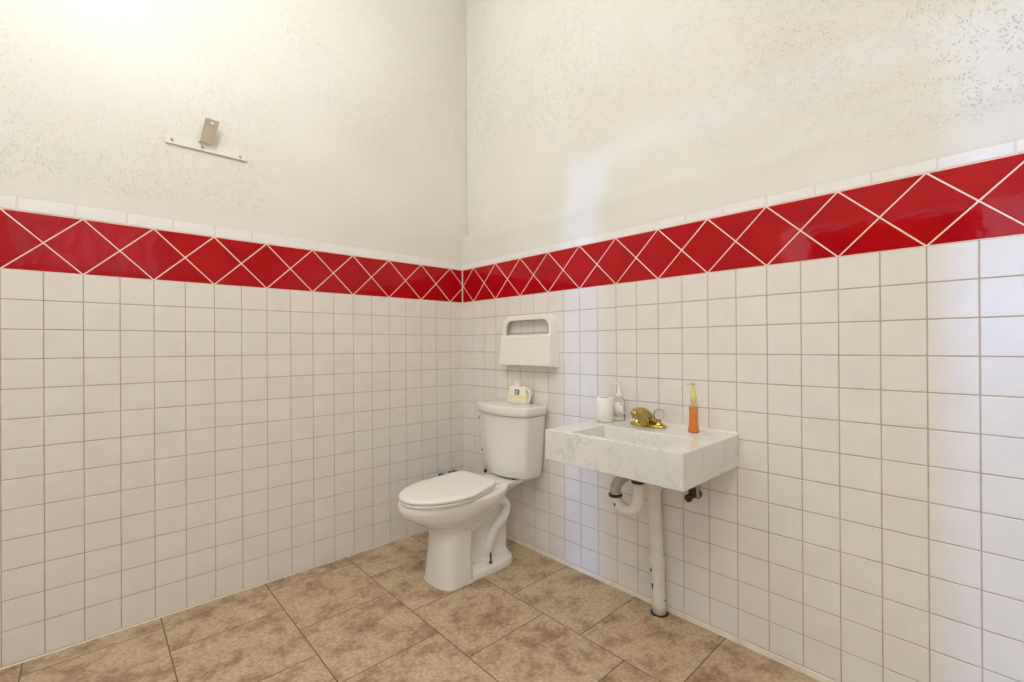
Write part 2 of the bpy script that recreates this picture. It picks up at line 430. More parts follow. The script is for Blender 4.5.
# ------------------------------------------------------------------ toilet
TY = -.578
toilet = thing('toilet', 'white two-piece toilet with closed lid standing against the right wall near the corner', 'toilet', (-.42, TY, 0))
def egg(xt, xr, hw, z, p=2.2, n=56, rear_p=2.6, xc=None):
    """outline with a rounded tip toward -x and a squarer rear"""
    xc = xc if xc is not None else xt + (xr - xt) * .52
    out = []
    for i in range(n):
        a = 2 * PI * i / n; c, s = math.cos(a), math.sin(a)
        pp = p if c < 0 else rear_p
        rx = (xc - xt) if c < 0 else (xr - xc)
        out.append(Vector((xc + rx * math.copysign(abs(c) ** (2 / pp), c), TY + hw * math.copysign(abs(s) ** (2 / pp), s), z)))
    return out
bm = bmesh.new()
# pedestal front block up into the bowl
rings(bm, [egg(-.628, -.455, .119, 0, 2.6, rear_p=9, xc=-.55), egg(-.626, -.455, .117, .04, 2.6, rear_p=9, xc=-.55), egg(-.618, -.455, .108, .14, 2.5, rear_p=9, xc=-.54),
           egg(-.612, -.45, .104, .22, 2.4, rear_p=8, xc=-.53), egg(-.616, -.44, .106, .255, 2.3, rear_p=5, xc=-.53), egg(-.645, -.36, .122, .285, 2.2, rear_p=3, xc=-.50), egg(-.700, -.30, .146, .312, 2.15, rear_p=2.6, xc=-.50),
           egg(-.750, -.24, .166, .342, 2.1, rear_p=2.4, xc=-.50), egg(-.778, -.20, .177, .368, 2.1, rear_p=2.3, xc=-.49), egg(-.789, -.18, .183, .390, 2.1, rear_p=2.3, xc=-.49), egg(-.790, -.17, .184, .412, 2.1, rear_p=2.3, xc=-.49), egg(-.784, -.17, .178, .424, 2.1, rear_p=2.3, xc=-.49)])
# shelf that carries the tank
rings(bm, [sup(-.24, TY, .13, .050, .365, 4), sup(-.22, TY, .155, .080, .392, 4), sup(-.205, TY, .17, .100, .410, 4), sup(-.205, TY, .172, .103, .426, 4), sup(-.205, TY, .168, .099, .432, 4)])
# base flange, rear web
rings(bm, [sup(-.345, TY, .200, .116, 0, 3.4), sup(-.345, TY, .198, .114, .026, 3.4), sup(-.345, TY, .188, .100, .040, 3.4), sup(-.345, TY, .178, .075, .055, 3.4)])
rings(bm, [sup(-.31, TY, .148, .048, .04, 6), sup(-.305, TY, .142, .040, .2, 6), sup(-.29, TY, .13, .045, .385, 6)])
# trapway relief on both sides
for sy in (-1, 1):
    pts = spline([(-.50, TY + sy * .045, .235), (-.43, TY + sy * .062, .250), (-.365, TY + sy * .062, .290), (-.295, TY + sy * .062, .335), (-.230, TY + sy * .062, .340), (-.195, TY + sy * .062, .295),
                  (-.215, TY + sy * .062, .245), (-.270, TY + sy * .062, .205), (-.300, TY + sy * .058, .155), (-.315, TY + sy * .052, .10), (-.32, TY + sy * .04, .04)], 5)
    tube(bm, pts, .028, 16)
bowl = obj('bowl', bm, M['porcelain'], toilet)
md = bowl.modifiers.new('fuse', 'REMESH'); md.mode = 'VOXEL'; md.voxel_size = .005; md.use_smooth_shade = True
md = bowl.modifiers.new('soften', 'SMOOTH'); md.factor = .5; md.iterations = 3
# white caulk bead where it meets the floor
bm = bmesh.new()
o1 = egg(-.631, -.452, .122, 0, 2.6, rear_p=9, xc=-.55, n=64)
o2 = sup(-.345, TY, .203, .119, 0, 3.4, n=64)
rings(bm, [[Vector((p.x, p.y, .0)) for p in o1], [Vector((p.x * .99 - .0055, TY + (p.y - TY) * .96, .005)) for p in o1]])
rings(bm, [[Vector((p.x, p.y, .0)) for p in o2], [Vector(((p.x + .345) * .97 - .345, TY + (p.y - TY) * .96, .005)) for p in o2]])
obj('caulk_bead', bm, M['caulk'], toilet)['label'] = 'rough white caulk around the toilet foot'
# seat ring and lid, sitting a little askew on the bowl
def turn(bm): bmesh.ops.rotate(bm, cent=(-.30, TY, 0), matrix=Matrix.Rotation(math.radians(5), 3, 'Z'), verts=bm.verts[:]); bmesh.ops.translate(bm, vec=(-.008, .012, 0), verts=bm.verts[:])
def seat_out(xt, xr, hw, z, sc=0, n=64):
    """elongated oval cut straight across at the rear"""
    out = []
    xc = -.515
    for i in range(n):
        a = 2 * PI * i / n; c, s = math.cos(a), math.sin(a)
        if c < 0: out.append(Vector((xc + (xc - xt - sc) * c, TY + (hw - sc) * s, z)))
        else:
            pp = 13
            x = xc + (xr - sc - xc) * abs(c) ** (2 / pp); w = (hw - sc) * math.copysign(abs(s) ** (2 / pp), s)
            k = max(0, (x - xc) / (xr - xc)); out.append(Vector((x, TY + w * (1 - (.50 if s < 0 else .0) * k ** 1.9), z)))
    return out
bm = bmesh.new(); X = (-.785, -.270, .184)
rings(bm, [seat_out(*X, .4255, .006), seat_out(*X, .428, .002), seat_out(*X, .437, .0), seat_out(*X, .4405, .005)])
turn(bm)
obj('seat', bm, M['seat'], toilet)
bm = bmesh.new(); X = (-.787, -.271, .187)
rings(bm, [seat_out(*X, .4430, .005), seat_out(*X, .4445, .001), seat_out(*X, .454, .0), seat_out(*X, .4585, .004), seat_out(*X, .4610, .014), seat_out(*X, .4620, .05)])
turn(bm)
obj('seat_lid', bm, M['seat'], toilet)
for sy in (-1, 1):
    bm = bmesh.new(); box(bm, -.295, -.255, TY + sy * .075 - .022, TY + sy * .075 + .022, .428, .450, .006)
    obj('hinge', bm, M['seat'], toilet)
# tank: bowed front
def tank_ring(hw, xf, xb, bow, z, n=24, r=.026):
    out = []
    xe = xf                                            # front corner position before the rounding
    k = hw - r
    for i in range(7):                                 # +y corner arc, side to front
        a = PI / 2 * (1 - i / 6); out.append(Vector((xe + r - bow * 0 - r * math.cos(a), TY + k + r * math.sin(a), z)))
    for i in range(1, n):
        t = 1 - 2 * i / n; e = (1 - t * t); out.append(Vector((xe - bow * e, TY + k * t, z)))
    for i in range(7):
        a = PI / 2 * i / 6; out.append(Vector((xe + r - r * math.cos(a), TY - k - r * math.sin(a), z)))
    for (x, y) in ((xb - .02, TY - hw), (xb - .004, TY - hw + .004), (xb, TY - hw + .02), (xb, TY + hw - .02), (xb - .004, TY + hw - .004), (xb - .02, TY + hw)): out.append(Vector((x, y, z)))
    return out
bm = bmesh.new()
rings(bm, [tank_ring(.155, -.135, -.04, .030, .440), tank_ring(.170, -.150, -.032, .036, .444), tank_ring(.178, -.158, -.030, .038, .456), tank_ring(.182, -.162, -.028, .038, .50), tank_ring(.192, -.170, -.024, .038, .64), tank_ring(.202, -.176, -.02, .038, .780)])
obj('tank', bm, M['porcelain'], toilet, smooth='auto')
bm = bmesh.new()
rings(bm, [tank_ring(.198, -.177, -.018, .038, .7815), tank_ring(.206, -.184, -.014, .040, .784), tank_ring(.208, -.186, -.012, .040, .800), tank_ring(.208, -.186, -.012, .040, .826), tank_ring(.2065, -.1845, -.013, .040, .8295), tank_ring(.202, -.180, -.016, .039, .8318), tank_ring(.18, -.16, -.03, .036, .8326)])
obj('tank_lid', bm, M['porcelain'], toilet)
for (x, y) in ((-.163, -.430), (-.150, -.655)):
    bm = bmesh.new(); lathe(bm, (x, y, .428), [(.009, 0), (.009, .018)], 12); obj('tank_bolt', bm, M['dark'], toilet)
bm = bmesh.new()
lathe(bm, (-.10, TY + .203, .74), [(.013, 0), (.013, .01), (.008, .014), (.008, .022)], 16, ax='y')
tube(bm, [(-.10, TY + .214, .742), (-.13, TY + .214, .741), (-.168, TY + .212, .738), (-.172, TY + .211, .737)], [.006, .0055, .007, .003], 10)
obj('flush_lever', bm, M['chrome'], toilet)
bm = bmesh.new()
lathe(bm, (-.335, TY - .100, .045), [(.0095, 0), (.0095, .004), (.0045, .006), (.0045, .05), (.0035, .052)], 12)
obj('floor_bolt', bm, M['dark'], toilet)
bm = bmesh.new()
lathe(bm, (-.335, TY + .100, .045), [(.0095, 0), (.0095, .004), (.0045, .006), (.0045, .05), (.0035, .052)], 12)
obj('floor_bolt', bm, M['dark'], toilet)

# shutoff valve feeding the toilet
v = thing('shutoff_valve', 'small supply valve on the wall half hidden behind the left edge of the toilet tank', 'valve', (0, -.29, .522))
bm = bmesh.new(); lathe(bm, (-.001, -.29, .522), [(.024, 0), (.022, -.006), (.008, -.008), (.008, -.035), (.011, -.036), (.011, -.058), (.002, -.06)], 18, ax='x'); obj('valve_body', bm, M['chrome'], v)
bm = bmesh.new(); lathe(bm, (-.062, -.29, .522), [(.004, 0), (.010, -.002), (.010, -.009), (.004, -.011)], 14, sy=.6, ax='x'); obj('valve_handle', bm, M['rust'], v)
bm = bmesh.new(); tube(bm, spline([(-.047, -.29, .53), (-.05, -.30, .56), (-.055, -.32, .57), (-.06, -.40, .52), (-.065, -.45, .435), (-.08, -.46, .438)], 5), .0045, 10); obj('supply_hose', bm, M['chrome'], v)

# pack standing in the corner behind the bowl
p = thing('plastic_pack', 'blue and black film pack hidden behind the toilet lid, against the left wall', 'package', (-.19, -.075, 0))
bm = bmesh.new()
rings(bm, [sup(-.168, -.072, .088, .055, z, 5, 40) for z in (0, .01, .1, .2, .3, .330)] , mi=0)
pk = obj('pack_body', bm, M['packblue'], p)
bm = bmesh.new()
rings(bm, [sup(-.168, -.072, a, b_, z, 5, 40) for a, b_, z in ((.090, .057, .325), (.090, .057, .338), (.075, .045, .350), (.05, .012, .356))])
obj('pack_top', bm, M['packblue'], p)
for x0 in (-.245, -.172, -.135):
    bm = bmesh.new(); box(bm, x0, x0 + .028, -.100, -.060, .345, .361, .003); obj('printed_mark', bm, M['blackfilm'], p)

# ------------------------------------------------------------------ sink
SX0, SX1, SY0, SY1, SZ0, SZ1 = -.455, -.001, -1.777, -1.175, .688, .812
sink = thing('marble_sink', 'wall-hung white marble block sink with rectangular basin beside the toilet', 'sink', (-.22, -1.475, SZ0))
bm = bmesh.new()
hx0, hx1, hy0, hy1 = -.428, -.197, -1.690, -1.285
o8 = [(SX0, SY0), (SX1, SY0), (SX1, SY1), (SX0, SY1)]
i8 = [(hx0, hy0), (hx1, hy0), (hx1, hy1), (hx0, hy1)]
b8 = [(hx0 + .02, hy0 + .025), (hx1 - .02, hy0 + .025), (hx1 - .02, hy1 - .025), (hx0 + .02, hy1 - .025)]
ob = [bm.verts.new((x, y, SZ0)) for x, y in o8]; ot = [bm.verts.new((x, y, SZ1)) for x, y in o8]
it = [bm.verts.new((x, y, SZ1)) for x, y in i8]; ib = [bm.verts.new((x, y, SZ0 + .018)) for x, y in b8]
bm.faces.new(ob[::-1]); bm.faces.new(ib)
for i in range(4):
    j = (i + 1) % 4
    bm.faces.new((ob[i], ob[j], ot[j], ot[i])); bm.faces.new((ot[i], ot[j], it[j], it[i])); bm.faces.new((it[i], it[j], ib[j], ib[i]))
bas = obj('basin', bm, M['marble'], sink, smooth=False)
md = bas.modifiers.new('bevel', 'BEVEL'); md.width = .004; md.segments = 3; md.limit_method = 'ANGLE'
bm = bmesh.new(); lathe(bm, (-.30, -1.487, SZ0 + .0185), [(.028, 0), (.028, .003), (.02, .004), (.018, .001), (0, .001)], 24)
obj('drain', bm, M['brass'], sink)
bm = bmesh.new(); rings(bm, [[Vector((-.001, y, SZ1 + .000)), Vector((-.009, y, SZ1 + .0005)), Vector((-.004, y, SZ1 + .005)), Vector((-.001, y, SZ1 + .009))] for y in (SY0, SY1)])
obj('caulk_bead', bm, M['caulk'], sink, smooth=False)

# drain pipe into the floor
def PC(z): t = z / .7; return Vector((-.036, -1.455 + .027 * t, z))
dp = thing('drain_pipe', 'thick white painted pipe from under the marble sink into the floor', 'pipe', (-.05, -1.4535, 0))
bm = bmesh.new(); rings(bm, [circ(PC(z), r, 28) for z, r in ((.225, .0285), (.24, .0285), (.54, .0285), (.6875, .0285))]); obj('upper_pipe', bm, M['painted'], dp)
bm = bmesh.new(); rings(bm, [circ(PC(z), r, 28) for z, r in ((.0, .0300), (.05, .0300), (.17, .0300), (.185, .0335), (.225, .0345), (.240, .034), (.243, .029))]); obj('lower_pipe', bm, M['painted'], dp)
bm = bmesh.new(); rings(bm, [circ(PC(z), r, 28) for z, r in ((.53, .030), (.535, .035), (.575, .036), (.60, .036), (.605, .030))]); obj('collar', bm, M['painted'], dp)
bm = bmesh.new()
rs = []
for r, z in ((.039, .0), (.036, .003), (.028, .004)):
    rs.append([Vector((-.036 + (r + .005 * noise.noise(Vector((math.cos(2 * PI * i / 30) * 2, math.sin(2 * PI * i / 30) * 2, 1)))) * math.cos(2 * PI * i / 30), -1.455 + (r + .007 * noise.noise(Vector((math.cos(2 * PI * i / 30) * 2, math.sin(2 * PI * i / 30) * 2, 4)))) * math.sin(2 * PI * i / 30), z)) for i in range(30)])
rings(bm, rs); obj('floor_seal', bm, M['rust'], dp)['label'] = 'dark rusty ring where the pipe enters the floor'
for z, ang, w, h in ((.187, 2.72, .006, .007), (.118, 2.72, .005, .015), (.062, 4.75, .005, .005), (.205, 2.9, .003, .003)):
    bm = bmesh.new(); c = PC(z); rr = .0304 if z < .165 else .0342
    d = Vector((math.cos(ang), math.sin(ang), 0)); u = Vector((-d.y, d.x, 0))
    ring = [c + d * rr + (u * math.cos(a) * w + Vector((0, 0, 1)) * math.sin(a) * h) * (1 + .3 * math.sin(3 * a)) for a in [2 * PI * i / 12 for i in range(12)]]
    rings(bm, [ring, [q - d * .006 for q in ring]]); obj('paint_chip', bm, M['dark'], dp)

# P-trap
pt = thing('sink_trap', 'white curved trap pipe with grey elbow hanging under the marble sink', 'pipe', (-.30, -1.50, .69))
A = Vector((-.30, -1.518, 0)); B = Vector((-.295, -1.411, 0)); mid = (A + B) / 2; hw = (B - A) / 2
bm = bmesh.new()
U = [(A.x, A.y, .64), (A.x, A.y, .59), (A.x, A.y, .570)]
for i in range(1, 12):
    a = PI * i / 12; q = mid - hw * math.cos(a); U.append((q.x, q.y, .566 - math.sin(a) * .052))
U += [(B.x, B.y, .568)]
tube(bm, U, .0215, 20); obj('trap_bend', bm, M['painted'], pt)
bm = bmesh.new(); rings(bm, [circ((A.x, A.y, z), .016, 20) for z in (.625, .6875)]); obj('tailpiece', bm, M['painted'], pt)
def nut(z, c, m='dark', r=.024, h=.010):
    bm = bmesh.new(); lathe(bm, (c.x, c.y, z), [(r * .85, 0), (r, .002), (r, h), (r * .9, h + .002)], 12); return obj('slip_nut', bm, M[m], pt)
nut(.630, A, r=.026, h=.014); nut(.552, B, r=.027, h=.012)
bm = bmesh.new(); lathe(bm, (A.x, A.y, .654), [(.021, 0), (.022, .004), (.022, .020), (.019, .024)], 20); obj('slip_nut', bm, M['painted'], pt)
arm = spline([(B.x, B.y, .556), (B.x + .001, B.y - .003, .594), (B.x + .010, B.y - .020, .624), (B.x + .028, B.y - .040, .640), (B.x + .05, B.y - .052, .645)], 6)
bm = bmesh.new(); tube(bm, arm, .021, 20); obj('elbow', bm, M['greyed'], pt)['label'] = 'bare grey elbow'
bm = bmesh.new(); tube(bm, [arm[-1] + Vector((-.005, .002, 0)), arm[-1] + Vector((.012, -.005, 0))], .0255, 16); obj('slip_nut', bm, M['dark'], pt)
bm = bmesh.new(); tube(bm, [arm[-1], (-.14, -1.445, .642), (-.06, -1.435, .640)], .016, 16); obj('trap_arm', bm, M['painted'], pt)
bm = bmesh.new(); lathe(bm, (mid.x - .021, mid.y + .042, .528), [(.004, 0), (.004, .006)], 8, sx=1, sy=1.6, ax='x'); obj('paint_chip', bm, M['dark'], pt)

# angle valve under the right end
v = thing('angle_stop_valve', 'dark tarnished brass valve on the tiles under the right end of the sink', 'valve', (0, -1.605, .545))
bm = bmesh.new(); lathe(bm, (-.001, -1.607, .545), [(.023, 0), (.020, -.005), (.009, -.007), (.009, -.03), (.013, -.031), (.013, -.052), (.004, -.054)], 18, ax='x'); obj('valve_body', bm, M['rust'], v)
bm = bmesh.new(); lathe(bm, (-.054, -1.606, .540), [(.005, 0), (.006, -.008), (.015, -.010), (.016, -.019), (.010, -.022), (.004, -.0225), (.0035, -.019)], 16, ax='x'); obj('valve_handle', bm, M['rust'], v)
bm = bmesh.new(); lathe(bm, (-.040, -1.605, .552), [(.012, 0), (.013, .003), (.013, .014), (.009, .016), (.009, .022), (.011, .023), (.011, .034), (.006, .036)], 14); obj('outlet_nut', bm, M['rust'], v)
bm = bmesh.new(); tube(bm, [(-.024, -1.622, .535), (-.026, -1.622, .60), (-.03, -1.618, .686)], .0085, 12); obj('riser_pipe', bm, M['tan_metal'], v)

# ------------------------------------------------------------------ faucet
fa = thing('faucet', 'polished brass faucet with two clear crystal knobs on the marble sink', 'faucet', (-.09, -1.44, SZ1))
ZT = SZ1
bm = bmesh.new()
rings(bm, [sup(-.088, -1.436, rx, ry, z, 3, 40) for rx, ry, z in ((.026, .083, ZT), (.0265, .0835, ZT + .004), (.024, .081, ZT + .010), (.020, .074, ZT + .013))])
obj('base_plate', bm, M['brass'], fa)
bm = bmesh.new()
prof = [(-.058, .026, .006), (-.070, .044, .006), (-.086, .061, .006), (-.104, .075, .006), (-.122, .083, .006), (-.140, .087, .012), (-.158, .088, .038), (-.178, .087, .052), (-.196, .083, .056), (-.208, .077, .058), (-.213, .069, .062)]
rs = []
for i, (x, zt_, zb_) in enumerate(prof):
    w = .026 - .011 * min(1, i / 8) - (.005 if i == len(prof) - 1 else 0); h = (zt_ - zb_) / 2
    rs.append([Vector((x, -1.44 + w * math.copysign(abs(math.cos(a)) ** .75, math.cos(a)), ZT + (zt_ + zb_) / 2 + h * math.copysign(abs(math.sin(a)) ** .85, math.sin(a)))) for a in [2 * PI * k / 28 for k in range(28)]])
rings(bm, rs)
lathe(bm, (-.196, -1.44, ZT + .046), [(.009, 0), (.0105, .002), (.0105, .02)], 18)
obj('spout', bm, M['brass'], fa)
for y in (-1.386, -1.488):
    bm = bmesh.new(); lathe(bm, (-.088, y, ZT + .010), [(.019, 0), (.019, .006), (.011, .010), (.010, .028)], 20); st_ = obj('knob_stem', bm, M['brass'], fa)
    bm = bmesh.new(); lathe(bm, (-.088, y, ZT + .036), [(.012, 0), (.020, .005), (.0235, .015), (.0235, .027), (.020, .036), (.013, .038)], 10); kn = obj('crystal_knob', bm, M['crystal'], fa, smooth=False)
    bm = bmesh.new(); lathe(bm, (-.088, y, ZT + .0738), [(.013, 0), (.0135, .002), (.011, .005), (.002, .006)], 16)
    ca = obj('knob_cap', bm, M['greyed'], kn); 
    ca.matrix_parent_inverse = Matrix.Translation(-fa.location)
    ca.matrix_parent_inverse = (Matrix.Translation(fa.location) @ kn.matrix_parent_inverse).inverted()

# ------------------------------------------------------------------ things on the sink
c = Vector((-.118, -1.236, SZ1))
pr = thing('paper_roll', 'white paper roll standing on end at the left rear corner of the sink', 'toilet paper', c)
bm = bmesh.new(); lathe(bm, c, [(.018, .001), (.037, .001), (.0395, .003), (.0395, .107), (.037, .110), (.019, .110), (.0185, .060)], 40)
obj('roll', bm, M['paper'], pr)
bm = bmesh.new()
for i in range(2): pass
V = rings(bm, [circ(c + Vector((0, 0, z)), r, 28) for r, z in ((.0185, .045), (.0192, .045), (.0192, .1105), (.0178, .1105), (.0178, .046))], cap0=True, cap1=True)
obj('cardboard_core', bm, M['tan_metal'], pr)

c = Vector((-.050, -1.268, SZ1))
bt = thing('soap_bottle', 'clear pump bottle with a white label beside the white paper roll', 'bottle', c)
bm = bmesh.new(); lathe(bm, c, [(.020, 0), (.0262, .003), (.0268, .010), (.0268, .085), (.024, .098), (.016, .106), (.012, .109), (.012, .116)], 32, sx=.8); obj('bottle_body', bm, M['clear'], bt)
bm = bmesh.new(); lathe(bm, c, [(.018, .002), (.0245, .005), (.025, .010), (.025, .028), (.001, .0285)], 32, sx=.8); obj('liquid_soap', bm, M['clear'], bt)
bm = bmesh.new(); V = []
rs = [[c + Vector((.8 * .0274 * math.cos(a), .0274 * math.sin(a), z)) for a in [PI * .62 + PI * .76 * i / 16 for i in range(17)]] for z in (.022, .086)]
rings(bm, rs, close=False, cap0=False, cap1=False); lb = obj('paper_label', bm, M['white'], bt)
md = lb.modifiers.new('thick', 'SOLIDIFY'); md.thickness = .0004
for z, a0, hh in ((.078, .80, .004), (.034, .80, .004)):
    bm = bmesh.new(); a = PI * (1 + .25); cc = c + Vector((.8 * .0279 * math.cos(a), .0279 * math.sin(a), z)); d = Vector((math.cos(a), math.sin(a), 0)); u = Vector((-d.y, d.x, 0))
    box(bm, -.0004, .0004, -.004, .004, -hh, hh); bmesh.ops.transform(bm, matrix=Matrix.Translation(cc) @ Matrix.Rotation(a, 4, 'Z'), verts=bm.verts[:]); obj('printed_mark', bm, M['greyed'], bt)
bm = bmesh.new(); lathe(bm, c + Vector((0, 0, .1095)), [(.0135, 0), (.0145, .002), (.0145, .014), (.010, .018), (.005, .022), (.0045, .058)], 24); 
rings(bm, [sup(c.x - .006, c.y + .002, a, b_, c.z + z, 3, 24) for a, b_, z in ((.008, .006, .167), (.010, .007, .169), (.010, .007, .173), (.007, .005, .175))])
tube(bm, [c + Vector((-.008, .004, .171)), c + Vector((-.014, .010, .171)), c + Vector((-.023, .019, .169)), c + Vector((-.026, .022, .166))], [.004, .0035, .003, .0025], 10)
obj('pump', bm, M['white'], bt)

c = Vector((-.084, -1.636, SZ1))
bt = thing('soap_bottle', 'slim pump bottle of orange liquid soap at the right rear of the sink', 'bottle', c)
bm = bmesh.new(); lathe(bm, c, [(.018, 0), (.0215, .002), (.0215, .010), (.0180, .030), (.0172, .05), (.0172, .112), (.015, .122), (.010, .130), (.010, .134)], 32, sx=.85); obj('bottle_body', bm, M['clear'], bt)
bm = bmesh.new(); lathe(bm, c, [(.017, .0015), (.0205, .004), (.0205, .010), (.0170, .030), (.0163, .05), (.0163, .101), (.001, .1012)], 32, sx=.85); obj('liquid_soap', bm, M['orange'], bt)
bm = bmesh.new(); lathe(bm, c + Vector((0, 0, .108)), [(.006, 0), (.007, .008), (.0095, .014), (.0135, .020), (.0138, .034), (.0108, .040), (.0085, .052), (.0062, .064), (.005, .086)], 24)
rings(bm, [sup(c.x - .002, c.y + .001, a, b_, c.z + z, 3, 20) for a, b_, z in ((.006, .006, .188), (.008, .007, .190), (.008, .007, .195), (.005, .004, .198))])
tube(bm, [c + Vector((-.004, .004, .192)), c + Vector((-.010, .011, .1915)), c + Vector((-.016, .018, .190)), c + Vector((-.018, .020, .187))], [.003, .0025, .002, .0015], 10)
obj('pump', bm, M['yellow_plastic'], bt)['label'] = 'translucent yellow pump'

# ------------------------------------------------------------------ tissue pack on the tank
tp = thing('tissue_pack', 'white and yellow tissue pack with a blue square mark on the toilet tank', 'tissues', (-.046, -.59, .832))
def pk_ring(w, d, z, bul=0):
    return sup(-.046 + bul, -.590, d, w, .8328 + z, 4.5, 40)
bm = bmesh.new()
zs = [(.074, .024, 0), (.078, .028, .005), (.076, .0275, .030), (.074, .027, .046), (.071, .026, .060), (.065, .024, .080), (.061, .021, .091), (.056, .014, .096)]
rs = [pk_ring(w, d, z) for w, d, z in zs]
V = rings(bm, rs)
bm.faces.ensure_lookup_table()
for f in bm.faces:
    zc = f.calc_center_median().z - .8328
    if .030 < zc < .060: f.material_index = 1 if zc < .047 else 0
obj('pack_body', bm, [M['pack'], M['yellow']], tp)
bm = bmesh.new()
rs = []
for k, z in enumerate((.094, .102, .110, .118)):
    rs.append([Vector((-.046 + .006 * math.sin(a * 2 + k) * (1 + k * .2) + .004 * math.cos(a), -.588 + (.012 + .004 * k) * math.sin(a) + .004 * math.sin(a * 3 + k), .8328 + z + .006 * math.sin(a * 2 + .6) * k / 3)) for a in [2 * PI * i / 20 for i in range(20)]])
rings(bm, rs, cap0=False, cap1=False); t_ = obj('tissue', bm, M['paper'], tp)
md = t_.modifiers.new('thick', 'SOLIDIFY'); md.thickness = .0012
bm = bmesh.new(); box(bm, -.0745, -.0705, -.622, -.588, .8328 + .050, .8328 + .081, .0005)
lg = obj('printed_mark', bm, M['blue'], tp, smooth=False)
for y, z, w, h in ((-.5485, .066, .0025, .009), (-.560, .069, .0018, .006), (-.554, .0735, .008, .0014), (-.556, .058, .008, .0014)):
    bm = bmesh.new(); box(bm, -.0752, -.0744, y - .050 - w, y - .050 + w, .8328 + z - h, .8328 + z + h)
    so = obj('pale_stroke', bm, M['pack'], lg, smooth=False)
    so.matrix_parent_inverse = (Matrix.Translation(tp.location) @ lg.matrix_parent_inverse).inverted()
bm = bmesh.new()
rs = [[Vector((x, y, .8328 + z)) for x, y, z in ((-.056, -.664 - e, z0), (-.032, -.668 - e, z0), (-.028, -.666 - e, z0), (-.052, -.660 - e, z0))] for z0, e in ((.002, .000), (.03, .008), (.055, .016), (.075, .012), (.086, -.010))]
rings(bm, rs); obj('loose_flap', bm, M['pack'], tp)['label'] = 'loose pale film flap at the end of the pack'

# ------------------------------------------------------------------ seat cover dispenser
sd = thing('seat_cover_dispenser', 'cream plastic toilet seat cover dispenser on the tiles above the tank', 'dispenser', (0, -.655, 1.05))
yc = -.650
def rrect(y0, y1, z0, z1, rt, rb, n=8):
    out = []
    for (cy_, cz_, r, a0) in ((y1 - rb, z0 + rb, rb, -PI / 2), (y1 - rt, z1 - rt, rt, 0), (y0 + rt, z1 - rt, rt, PI / 2), (y0 + rb, z0 + rb, rb, PI)):
        for i in range(n + 1):
            a = a0 + PI / 2 * i / n; out.append((cy_ + r * math.cos(a), cz_ + r * math.sin(a)))
    return out
def depth(z):
    if z < 1.212: return .068 - (z - 1.05) / .178 * .012
    if z < 1.220: return .056 - (z - 1.212) / .008 * .009
    return .047 - (z - 1.220) / .10 * .007
# outer outline carries extra points at the step so the front folds cleanly
outer = [(-.449, 1.05), (-.851, 1.05), (-.847, 1.14), (-.843, 1.212), (-.843, 1.220)]
r = .062
outer += [(-.842 + r - r * math.cos(a), 1.273 + r * math.sin(a)) for a in [PI / 2 * i / 8 for i in range(9)]]
outer += [(-.458 - r + r * math.cos(a), 1.273 + r * math.sin(a)) for a in [PI / 2 * i / 8 for i in range(8, -1, -1)]]
outer += [(-.457, 1.220), (-.457, 1.212), (-.453, 1.14)]
hole = [(-.478, 1.222), (-.822, 1.222), (-.824, 1.236)]
r = .050
hole += [(-.824 + r - r * math.cos(a), 1.256 + r * math.sin(a)) for a in [PI / 2 * i / 8 for i in range(9)]]
hole += [(-.478 - r + r * math.cos(a), 1.256 + r * math.sin(a)) for a in [PI / 2 * i / 8 for i in range(8, -1, -1)]]
hole += [(-.478, 1.240)]
bm = bmesh.new()
VO = [bm.verts.new((-depth(z), y, z)) for y, z in outer]; VH = [bm.verts.new((-depth(z), y, z)) for y, z in hole]
es = [bm.edges.new((V_[i], V_[(i + 1) % len(V_)])) for V_ in (VO, VH) for i in range(len(V_))]
# split band at the fold
bmesh.ops.triangle_fill(bm, use_beauty=True, edges=es)
W = [bm.verts.new((-.001, yc + (y - yc) * 1.05, z if z > 1.06 else z - .006)) for y, z in outer]
for i in range(len(VO)): bm.faces.new((VO[i], VO[(i + 1) % len(VO)], W[(i + 1) % len(VO)], W[i]))
H2 = [bm.verts.new((-depth(z) + .014, y, z)) for y, z in hole]
for i in range(len(VH)): bm.faces.new((VH[i], H2[i], H2[(i + 1) % len(VH)], VH[(i + 1) % len(VH)]))
hs = obj('housing', bm, M['plastic'], sd, smooth='auto')
bm = bmesh.new()
box(bm, -.068, -.0555, -.846, -.454, 1.0515, 1.2125, .003)
for v_ in bm.verts: v_.co.x = v_.co.x - .002 + (1.05 - v_.co.z) * -.065
fp = obj('front_panel', bm, M['plastic'], sd, smooth=False)

# ------------------------------------------------------------------ wall bracket
br = thing('metal_bracket', 'white strip bracket with an upright tan metal tab high on left wall', 'bracket', (-1.44, 0, 2.06))
bm = bmesh.new(); box(bm, -1.600, -1.284, -.0055, -.0005, 2.055, 2.088, .0008)
rings(bm, [[Vector((x, y, z)) for x, y, z in ((a, -.022, 2.092), (b_, -.022, 2.092), (b_, -.004, 2.0875), (a, -.004, 2.0875))] for a, b_ in ((-1.478, -1.426),)] + [[Vector((x, y, z)) for x, y, z in ((-1.478, -.022, 2.094), (-1.426, -.022, 2.094), (-1.426, -.004, 2.090), (-1.478, -.004, 2.090))]])
obj('mounting_strip', bm, M['strip'], br, smooth=False)
bm = bmesh.new()
o_ = [(-1.4755, 2.093), (-1.423, 2.093), (-1.415, 2.14), (-1.403, 2.196), (-1.456, 2.198), (-1.468, 2.14)]
h_ = [(-1.431 + .007 * math.cos(a), 2.182 + .0055 * math.sin(a)) for a in [2 * PI * i / 12 for i in range(12)]]
VO = [bm.verts.new((x, -.022 - (z - 2.09) * .10, z)) for x, z in o_]; VH = [bm.verts.new((x, -.022 - (z - 2.09) * .10, z)) for x, z in h_]
